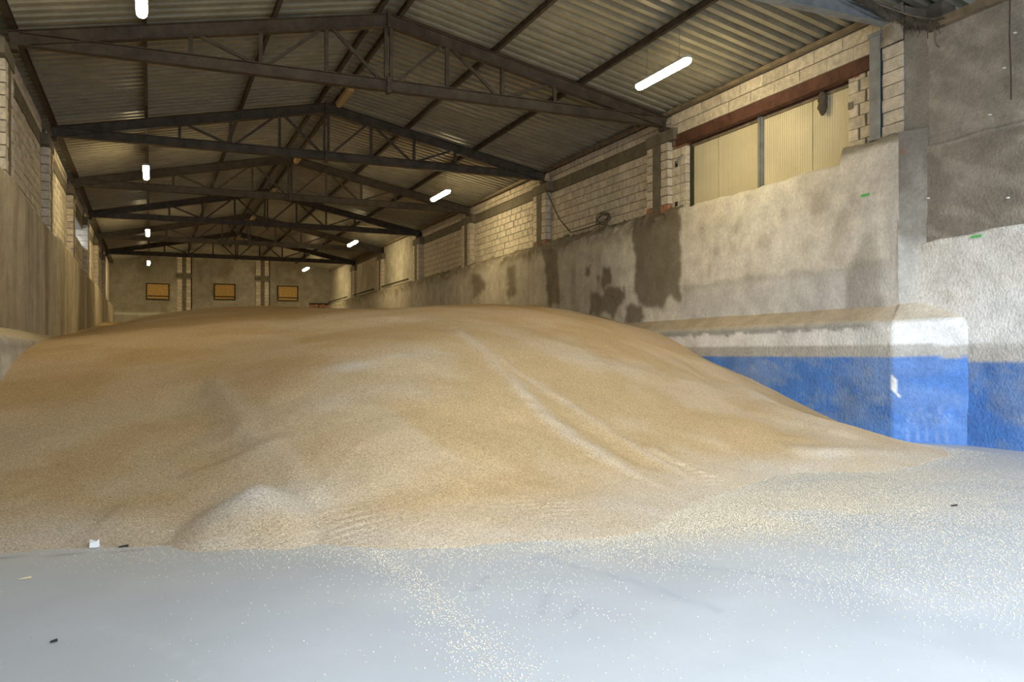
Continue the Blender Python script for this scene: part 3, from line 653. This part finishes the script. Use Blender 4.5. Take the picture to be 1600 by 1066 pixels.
# ---- end wall
def end_wall():
    w = wall_back
    xs = np.arange(-2.45, 10.55, .1); zs = np.arange(1.6, 7.75, .1)
    def colf(X, Y, Z):
        n = fbm(X * .8, Z * .8, 120, 5); c = np.zeros(X.shape + (3,)); c[:] = (.33, .305, .245); c = mix(c, (.43, .40, .33), sstep(.42, .65, n)); c = mix(c, (.24, .215, .165), sstep(.55, .75, fbm(X * 1.5, Z * .8, 121, 4)) * .5)
        c = mix(c, (.42, .395, .335), sstep(3.6, 3.5, Z)); rim = np.exp(-((Z - 3.52) / .06) ** 2) * sstep(1.6, .8, X); return mix(c, (.68, .65, .56), rim)
    wall_face('end_plaster', np.c_[xs, np.full(len(xs), YB)][::-1] * 1.0, zs, colf, lambda X, Y, Z: (fbm(X, Z, 122, 3) - .5) * .03 + .22 * sstep(3.62, 3.56, Z) * sstep(1.4, 1.1, X), w)
    for x0, x1 in ((1.39, 2.12), (5.77, 6.51)):
        o = MB().box(x0 + .28, x1 - .25, YB - .06, YB + .1, 3.0, 7.2).build('pilaster', 'concrete', w)
        MB().box(x0 - .08, x1 + .05, YB - .065, YB + .1, 5.62, 5.86).build('cross_beam', 'concrete', o)
        MB().box(x1 + .0, x1 + .07, YB - .05, YB + .1, 3.0, 7.1).build('edge_joint', 'frame', o)
        for r in range(20):
            z = 3.2 + r * .195
            if 5.5 < z < 5.8 or z > 6.9: continue
            brick(o, x0, x0 + .26, YB - .08, YB + .05, z, z + .175); brick(o, x1 - .24, x1, YB - .08, YB + .05, z, z + .175)
    MB().box(8.9, 10.1, YB - .35, YB, 4.28, 4.34).build('wall_rail', 'frame', w)
    for i in range(8): brick(w, 8.95 + i * .14, 9.07 + i * .14, YB - .3, YB, 4.06 + .05 * (i % 2), 4.2 + .04 * (i % 3), 'redbrick')
    for n, (x0, x1, z0, z1, pos) in enumerate(((-.27, .98, 4.33, 5.28, 'left'), (3.38, 4.60, 4.40, 5.37, 'middle'), (7.0, 8.25, 4.43, 5.37, 'right'))):
        root = struct(empty('window_%d' % (n + 1), ((x0 + x1) / 2, YB, z0)), 'boarded window in the end wall, %s of three' % pos)
        W = (x1 - x0) / 2; H = z1 - z0
        MB().box(-W, W, -.09, .1, 0, .06).box(-W, W, -.09, .1, H - .07, H).box(-W, -W + .07, -.09, .1, .06, H - .07).box(W - .07, W, -.09, .1, .06, H - .07).build('window_frame', 'frame', root)
        MB().box(-W + .06, W - .06, -.06, -.02, .06, H - .06).build('strand_board', 'osb', root)
        MB().box(-W + .07, W - .07, -.10, -.06, .17, .23).build('batten', 'frame', root)
        MB().box(-W - .04, W + .04, -.10, -.02, H, H + .035).build('head_trim', 'board', root)
end_wall()

# ================================================================== ROOF STEEL
def truss_parts(sm='steel'):
    root = empty('roof_truss', (XC, TY[0], 0)); zb, zt = 6.13, 6.34
    rise = lambda d: ZAPEX - SLOPE * abs(d)
    for sg in (-1, 1):
        MB().ibeam((0, 0, ZAPEX - .12), (sg * (HALF + .02), 0, ZEND - .12), .24, .15).build('top_chord', sm, root)
        MB().ibeam((0, .004, zb + .105), (sg * (HALF - .12), .004, zb + .085), .21, .162, .014, .026).build('bottom_chord', sm, root)
        MB().box(sg * HALF - .10, sg * HALF + .10, -.10, .10, 6.02, 6.09).build('bearing_plate', sm, root)
        MB().bar((sg * .05, 0, zt - .02), (sg * .05, 0, ZAPEX - .22), .06, .06).build('web_post', sm, root)
        for d in (1.15, 2.3, 3.45): MB().bar((sg * d, 0, zt - .02), (sg * d, 0, rise(d) - .22), .065, .065).build('web_post', sm, root)
        for a, b in ((.16, 1.03), (2.18, 1.27), (2.42, 3.30)):
            MB().bar((sg * a, 0, zt - .01), (sg * b, 0, rise(b) - .23), .055, .055).build('diagonal_brace', sm, root)
    MB().box(-.035, .035, -.09, .09, zb - .04, zt + .03).build('splice_plate', sm, root)
    MB().box(-.03, .03, -.09, .09, ZAPEX - .27, ZAPEX + .02).build('ridge_plate', sm, root)
    for z in (zb + .04, zb + .17):
        for yy in (-.07, .07): MB().bar((-.06, yy, z), (.06, yy, z), .03, .03).build('splice_bolt', sm, root)
    return root
def copy_tree(o):
    c = o.copy(); C.objects.link(c)
    for ch in o.children:
        d = ch.copy(); C.objects.link(d); d.parent = c
    return c
TL = ['grey steel truss end above the corner pillar, cut by the top of the picture', 'dark steel roof truss nearest the camera that spans the whole width',
      'second full-width steel roof truss, behind the nearest one', 'third full-width steel roof truss back from the camera', 'fourth full-width steel roof truss back from the camera',
      'fifth full-width steel roof truss, second last before the end wall', 'last dark steel roof truss in front of the end wall']
tr = truss_parts()
for k in range(7):
    o = truss_parts('steel_grey') if k == 0 else tr if k == 1 else copy_tree(tr)
    o.location = (XC, TY[k], 0); tag(o, TL[k], 'roof truss', 'roof trusses')
# post below the nearest truss
pst = empty('steel_post', (10.12, 9.46, 4.47))
MB().ibeam((0, 0, 0), (0, 0, 1.56), .20, .20, .014, .012, up=(1, 0, 0)).build('shaft', 'steel_grey', pst)
MB().box(-.12, .10, -.12, .12, 1.55, 1.6).build('head_plate', 'steel_grey', pst)
MB().box(-.12, .10, -.12, .12, -.02, 0.01).build('base_plate', 'steel_grey', pst)
tag(pst, 'short grey steel post standing on the wall beside the corner pillar', 'post')

def purlin(x, label, mat='purlin', h=PUR, b=.07):
    o = MB().ibeam((0, DOOR_Y, 0), (0, YB + .1, 0), h, b, .012, .012).build('roof_purlin', mat)
    o.location = (x, 0, roof_z(x) - PUR / 2 - (.004)); tag(o, label, 'purlin', 'roof purlins')
for x, lb in ((-.10, 'steel purlin above the left row of lamps'), (2.0, 'steel purlin on the left slope, next below the ridge pair'), (3.86, 'left steel purlin of the pair at the ridge'), (4.28, 'right steel purlin of the pair at the ridge'),
              (6.2, 'steel purlin on the right slope, next below the ridge pair'), (8.1, 'steel purlin above the right row of lamps')): purlin(x, lb)
o = MB().ibeam((0, DOOR_Y, 0), (0, YB, 0), PUR, .10, .012, .012).build('roof_purlin', 'purlin'); o.location = (-2.0, 0, roof_z(-2.0) - PUR / 2); tag(o, 'steel eave purlin along the top of the left wall', 'purlin', 'roof purlins')
mb = MB().box(-.05, .05, 9.45, YB, 0, .02).box(.03, .05, 9.45, YB, .02, .10).box(-.05, -.03, 9.45, YB, .02, .07)
o = mb.build('roof_purlin', 'plate'); o.location = (10.16, 0, 6.335); tag(o, 'light brown steel eave angle along the top of the right wall', 'purlin', 'roof purlins')

# ================================================================== LAMPS
def capsule(L, w, h, k=8):
    """long lens with rounded ends along y"""
    v = []; f = []; n = 14
    pl = []
    for i in range(n): a = math.pi * i / (n - 1); pl.append((w / 2 * math.cos(a), L / 2 - w / 2 + w / 2 * math.sin(a)))
    for i in range(n): a = math.pi + math.pi * i / (n - 1); pl.append((w / 2 * math.cos(a), -L / 2 + w / 2 + w / 2 * math.sin(a)))
    m = len(pl)
    for s_, z in ((1.0, 0), (.96, -h * .6), (.7, -h)):
        for x, y in pl: v.append((x * s_, y - (y * (1 - s_) * w / L), z))
    for r in range(2):
        for i in range(m): f.append((r * m + i, r * m + (i + 1) % m, (r + 1) * m + (i + 1) % m, (r + 1) * m + i))
    f.append(tuple(range(2 * m, 3 * m))); f.append(tuple(range(m))[::-1])
    return v, f
def lamp(x, y, z, lit):
    root = empty('hanging_lamp', (x, y, z)); top = roof_z(x) - PUR - z
    L = 1.6 if lit else 1.35
    v, f = capsule(L, .15, .075); mesh_obj('diffuser', v, f, 'tube' if lit else 'lamp_old', root, False)
    v, f = capsule(L, .155, .05); v = [(a, b, -c + .002) for a, b, c in v]; f = [t[::-1] for t in f]
    mesh_obj('housing', v, f, 'housing' if lit else 'lamp_old', root)
    for s_ in (-1, 1):
        MB().tube([(0, s_ * .5, .05), (.01, s_ * .5, top * .5), (0, s_ * .49, top)], .005, 5).build('suspension_wire', 'wire', root)
        MB().box(-.05, .05, s_ * (L / 2 - .06) - .02, s_ * (L / 2 - .06) + .02, .04, .065).build('end_clip', 'housing', root)
    return root
LY = [12.27, 24.37, 36.47, 48.57]
OR = ['nearest', 'second', 'third', 'farthest']
for k, y in enumerate(LY):
    tag(lamp(8.1, y, 6.08, True), 'lit strip lamp hanging on the right side, %s of four' % OR[k], 'lamp', 'lit strip lamps')
    tag(lamp(-.12, y, 6.08, True), 'lit strip lamp hanging on the left side, %s of four' % OR[k], 'lamp', 'lit strip lamps')
OR5 = ['nearest', 'second', 'third', 'fourth', 'farthest']
for k in range(5): tag(lamp(4.07 - .2, TY[1] + SP * (k + .48), 6.84, False), 'unlit yellowed strip lamp hanging under the ridge, %s from the camera' % OR5[k], 'lamp', 'unlit ridge lamps')

# ================================================================== GRAIN HEAP
def grain_colour(x, y, z):
    c = np.zeros(np.shape(x) + (3,)); c[:] = (.565, .395, .205)
    n = fbm(x * .8, y * .8, 130, 5); c = mix(c, (.64, .495, .32), sstep(.42, .62, n) * .7); c = mix(c, (.52, .355, .185), sstep(.55, .75, fbm(x * .9, y * .9, 131, 4)) * .5)
    dust = np.zeros(np.shape(x))
    for pl, w, h, du in FLOWS:
        if du:
            d, s_, r = seg_dist(x + (fbm(x * 2.3, y * 2.3, 18, 3) - .5) * .22, y, pl); dust = np.maximum(dust, du * np.exp(-(d / (w * 1.5)) ** 2) * sstep(0, .15, r) * (.4 + 1.2 * fbm(x * 3, y * 3, 134, 3)))
    for cx, cy, rx, ry, a in ((1.84, 8.5, .30, .16, .7), (2.5, 8.7, .35, .10, .5), (2.9, 8.9, .25, .08, .5), (1.68, 9.98, .35, .12, .3), (1.5, 7.6, .25, .2, .3), (2.2, 7.7, .35, .25, .3), (6.74, 7.03, .5, .25, .7), (7.9, 6.95, .9, .35, .8), (.64, 5.95, .52, .36, .85), (.74, 6.12, .20, .16, 1.1), (7.3, 9.4, .9, .6, .25), (5.6, 9.6, 1.2, .3, .25), (2.4, 13.5, 1.6, 1.0, .5), (3.2, 12.6, .8, .5, .3), (8.6, 15, .9, 2.2, .5), (4.6, 6.3, .9, .25, .35)):
        dust = np.maximum(dust, a * np.exp(-(((x - cx) / rx) ** 2 + ((y - cy) / ry) ** 2)) * (.6 + .8 * fbm(x * 4, y * 4, 132, 3)))
    toe = sstep(.22, .02, z) * .55; dust = np.maximum(dust, toe * (.5 + fbm(x * 3, y * 3, 133, 3)))
    return mix(c, (.66, .585, .49), np.clip(dust, 0, .92))
def build_heap():
    xs = np.arange(-1.96, 9.97, .032); ys = np.r_[np.arange(4.7, 8, .026), np.arange(8, 14, .06), np.arange(14, 24, .15), np.arange(24, YB + .1, .6)]
    X, Y = np.meshgrid(xs, ys, indexing='ij'); Z = heap(X, Y)
    # the plinth top carries the heap where it is higher
    o = grid_obj('grain_heap', np.stack([X, Y, Z], -1), grain_colour(X, Y, Z), 'grain', None, True, keep=Z > -.03)
    tag(o, 'huge heap of golden wheat grain filling the hall floor', 'grain', kind='stuff')
    return o
heap_obj = build_heap()
_OCT_V = np.array([(1, 0, 0), (-1, 0, 0), (0, 1, 0), (0, -1, 0), (0, 0, 1), (0, 0, -1)], float)
_OCT_F = np.array([(0, 2, 4), (2, 1, 4), (1, 3, 4), (3, 0, 4), (2, 0, 5), (1, 2, 5), (3, 1, 5), (0, 3, 5)])
def kernels(name, x, y, z, base, parent, size=1.0, tilt=.25):
    n = len(x); a = RNG.uniform(0, 2 * np.pi, n); L = RNG.uniform(.0028, .0037, n) * size; W = RNG.uniform(.0020, .0026, n) * size
    t = RNG.normal(0, tilt, n); ca, sa, ct, st = np.cos(a), np.sin(a), np.cos(t), np.sin(t)
    u = np.stack([ca * ct, sa * ct, st], -1); v = np.stack([-sa, ca, 0 * ca], -1); w = np.cross(u, v)
    V = _OCT_V[None, :, 0, None] * (u * L[:, None])[:, None] + _OCT_V[None, :, 1, None] * (v * W[:, None])[:, None] + _OCT_V[None, :, 2, None] * (w * W[:, None])[:, None]
    V += np.stack([x, y, z + W * .8], -1)[:, None]
    F_ = (_OCT_F[None] + (np.arange(n) * 6)[:, None, None]).reshape(-1, 3)
    c = np.repeat((base * RNG.uniform(.72, 1.28, (n, 1)))[:, None], 6, 1).reshape(-1, 3)
    return arrays_obj(name, V.reshape(-1, 3), F_, c, 'kernel', parent, True)
def surface_kernels():
    n = 150000; d = RNG.uniform(0, 1, n)
    x = RNG.uniform(-1.5, 9.5, n); y = 4.9 + 4.6 * RNG.uniform(0, 1, n) ** 1.3
    z = heap(x, y); k = z > 0.0; x, y, z = x[k], y[k], z[k]
    g = grain_colour(x, y, z) * np.array((1.06, 1.04, 1.0))
    o = kernels('surface_kernels', x, y, z, g, heap_obj, 1.0, .4); o['kind'] = 'stuff'
surface_kernels()
def floor_kernels():
    n = 520000; x = RNG.uniform(-1.2, 9.6, n); y = RNG.uniform(1.7, 8.3, n)
    hb = heap_base(x, y); d = np.zeros(n)
    d += .9 * np.exp(np.minimum(hb, 0) / .07)                                                         # fringe at the foot
    t = [(1.25, 5.15), (1.30, 4.6), (1.30, 3.9), (1.28, 3.4), (1.22, 2.7), (1.15, 2.2)]; dd, _, r = seg_dist(x, y, t); d += .62 * np.exp(-(dd / (.07 + .11 * r)) ** 2)  # trail
    d += .10 * np.exp(-((x - 1.75) / .35) ** 2 - ((y - 3.9) / .5) ** 2)
    big = sstep(2.3, 3.4, x + .55 * (y - 4)) * sstep(.28, .62, fbm(x * 1.2 + y * .5, y * 1.2 - x * .3, 140, 4)); d += .42 * big * sstep(6.6, 4.5, y)
    d += .55 * np.exp(-(((x - 4.3) / 1.6) ** 2 + ((y - 5.4) / .55) ** 2)); d += .35 * np.exp(-(((x - 6.2) / 1.5) ** 2 + ((y - 6.0) / .4) ** 2))
    d += .012
    d += .75 * np.exp(-(((x - 3.9) / 1.5) ** 2 + ((y - 5.0) / .5) ** 2)) * sstep(2.2, 2.9, x)
    d *= sstep(.02, -.02, hb) * sstep(-.9, .6, x + .0)
    k = RNG.uniform(0, 1, n) < d * .7; x, y = x[k], y[k]
    g = np.zeros((len(x), 3)); g[:] = (.74, .62, .44); pale = RNG.uniform(0, 1, len(x)) < .4; g[pale] = (.80, .75, .64)
    o = kernels('spilled_grain', x, y, np.full(len(x), .003), g, None, 1.12, .12)
    tag(o, 'loose wheat grains scattered over the grey floor before the heap', 'grain', kind='stuff')
    print('floor kernels', len(x))
floor_kernels()

# ================================================================== SMALL THINGS
def wobble(pts, n, a, seed):
    r = random.Random(seed); out = []
    P = [np.array(p, float) for p in pts]
    for i in range(len(P) - 1):
        for j in range(n): t = j / n; out.append(P[i] * (1 - t) + P[i + 1] * t + np.array([r.gauss(0, a) for _ in range(3)]))
    out.append(P[-1]); return out
# dust-laden cable bundle by the corner pillar
cb = empty('cable_bundle', (10.05, 8.3, 5.74))
W0 = np.array((10.05, 8.3, 5.74))
main = [(8.6, 9.05, 6.52), (9.4, 9.1, 6.33), (9.95, 8.95, 6.12), (10.02, 8.7, 5.93), (10.03, 8.45, 5.82), (10.05, 8.28, 5.80)]
def ragged(pts, r, seed, k=9, n=10):
    rr = random.Random(seed); P = [np.array(p) for p in pts]; path = []
    for i in range(len(P) - 1):
        for j in range(n): path.append(P[i] + (P[i + 1] - P[i]) * j / n)
    path.append(P[-1]); v = []; f = []
    for i, p in enumerate(path):
        s_ = .35 + .65 * math.sin(math.pi * min(1, .15 + .85 * i / len(path)))
        for j in range(k):
            a = 2 * math.pi * j / k; q = r * s_ * rr.uniform(.5, 1.35); dz = math.sin(a) * q - (rr.uniform(0, r * .9) if math.sin(a) < -.3 else 0)
            v.append(tuple(p + np.array((math.cos(a) * q * .5, math.cos(a) * q, dz)) - W0))
    for i in range(len(path) - 1):
        for j in range(k): a = i * k + j; b = i * k + (j + 1) % k; f.append((a, b, b + k, a + k))
    return v, f
v, f = ragged(main, .055, 3); st = MB(); st.v = list(v); st.f = list(f); rs = random.Random(4)
for i in range(26):
    t = rs.uniform(1.6, 4.9); k_ = int(t); q = np.array(main[k_]) * (1 - t + k_) + np.array(main[k_ + 1]) * (t - k_) - W0; l = rs.uniform(.05, .16)
    st.tube([tuple(q + np.array((-.02, rs.uniform(-.04, .04), -.03))), tuple(q + np.array((-.03, rs.uniform(-.05, .05), -.03 - l)))], rs.uniform(.003, .008), 4)
st.build('dust_fringe', 'cobweb', cb)['kind'] = 'stuff'
MB().tube([tuple(np.array(p) - W0 + np.array((-.03, -.03, .05))) for p in wobble(main, 4, .006, 5)], .012).build('cable', 'cable', cb)
MB().tube([tuple(np.array(p) - W0) for p in [(9.0, 8.9, 6.40), (9.5, 8.85, 6.17), (9.9, 8.7, 6.03), (10.02, 8.5, 5.93), (10.05, 8.3, 5.86)]], .008).build('sagging_wire', 'plate', cb)
MB().tube([tuple(np.array(p) - W0) for p in [(10.04, 8.42, 5.80), (10.03, 8.41, 5.62), (10.03, 8.38, 5.52), (10.03, 8.34, 5.48)]], .014).build('loose_end', 'plate', cb)
tag(cb, 'cable bundle hung with thick dust and cobweb beside the corner pillar', 'cable')
hc = MB().tube([(0, 0, 1.29), (-.004, .004, .8), (.004, -.01, .35), (0, -.015, 0)], .009).build('hanging_cable', 'cable'); hc.location = (10.035, 7.30, 4.46); tag(hc, 'thin dark cable hanging down the near right wall', 'cable')
# cable coil lying on the rubble edge
cc = empty('cable_coil', (10.18, 18.0, 4.38)); pts = []
for i in range(90): a = i * .42; pts.append((-.03 * math.sin(i * .9) - .02, .30 * math.cos(a) * (1 + .35 * math.sin(i * .37)), .17 + .12 * math.sin(a) * (1 + .4 * math.cos(i * .5))))
MB().tube(pts, .007, 5).build('coil', 'cable', cc)
MB().tube([(-.03, .1, .06), (-.03, .9, .04), (-.02, 1.7, .05), (0, 2.4, .5), (-.02, 2.9, 1.1), (-.05, 3.2, 1.5)], .016, 5).build('cable', 'cable', cc)
tag(cc, 'coil of old cable on the rough ledge below the brick infill', 'cable')
# cobweb clump hanging before the cream panels
mbv, mbf = [], []
rr = random.Random(9)
for i in range(7):
    for j in range(8):
        a = 2 * math.pi * j / 8; r = (.03, .09, .10, .085, .09, .075, .02)[i] * rr.uniform(.7, 1.25); mbv.append((r * math.cos(a) * .6, r * math.sin(a), .36 - i * .07 + rr.uniform(-.012, .012)))
for i in range(6):
    for j in range(8): a = i * 8 + j; b = i * 8 + (j + 1) % 8; mbf.append((a, b, b + 8, a + 8))
mbf.append(tuple(range(8))[::-1]); mbf.append(tuple(range(48, 56)))
o = mesh_obj('cobweb_clump', mbv, mbf, 'cobweb', None, True); o.location = (10.33, 10.85, 5.28); tag(o, 'grey clump of cobweb hanging in front of the cream panels', 'cobweb')
# hook on the window pier
o = MB().tube([(0, 0, 0), (-.05, -.02, -.05), (-.09, -.06, -.06), (-.10, -.12, -.02), (-.07, -.17, .05), (-.02, -.19, .09)], .016).build('bent_pipe', 'steel_grey'); o.location = (10.27, 14.95, 5.32); tag(o, 'bent grey pipe stub on the brick pier beside the cream panels', 'pipe')
# scraps on the floor
def scrap(name, mat, loc, pts, h, label, cat):
    n = len(pts); v = [(x, y, 0) for x, y in pts] + [(x * .9, y * .9 + .004, h * (.5 + .5 * ((i * 7) % 3) / 2)) for i, (x, y) in enumerate(pts)]
    f = [tuple(range(n))[::-1], tuple(range(n, 2 * n))] + [(i, (i + 1) % n, n + (i + 1) % n, n + i) for i in range(n)]
    o = mesh_obj(name, v, f, mat); o.location = loc; tag(o, label, cat)
scrap('paper_scrap', 'paper', (-.33, 5.93, .006), [(-.028, -.02), (.015, -.025), (.03, 0), (.02, .03), (-.01, .02), (-.03, .01)], .05, 'crumpled white paper scrap at the left foot of the heap', 'litter')
scrap('paper_strip', 'paper', (.14, 6.0, .05), [(-.035, -.006), (.03, -.01), (.035, .006), (-.03, .01)], .012, 'small white strip lying on the grain left of the little mound', 'litter')
scrap('wood_chip', 'straw', (-.63, 5.25, .004), [(-.03, -.01), (.03, .0), (.03, .012), (-.025, .006)], .01, 'pale wood chip on the floor at the left edge', 'litter')
scrap('dark_twig', 'dark', (-.38, 4.05, .004), [(-.015, -.008), (.015, .0), (.014, .008), (-.012, .004)], .01, 'short dark twig on the floor at the lower left', 'litter')
scrap('dark_stick', 'dark', (-.16, 5.86, .005), [(-.03, -.006), (.03, -.002), (.03, .006), (-.028, .006)], .012, 'thin dark stick at the foot of the heap', 'litter')
scrap('dark_clod', 'dark', (5.95, 4.80, .004), [(-.03, -.012), (.02, -.015), (.035, .005), (.0, .014), (-.03, .01)], .012, 'dark clod on the pale floor at the right edge', 'litter')
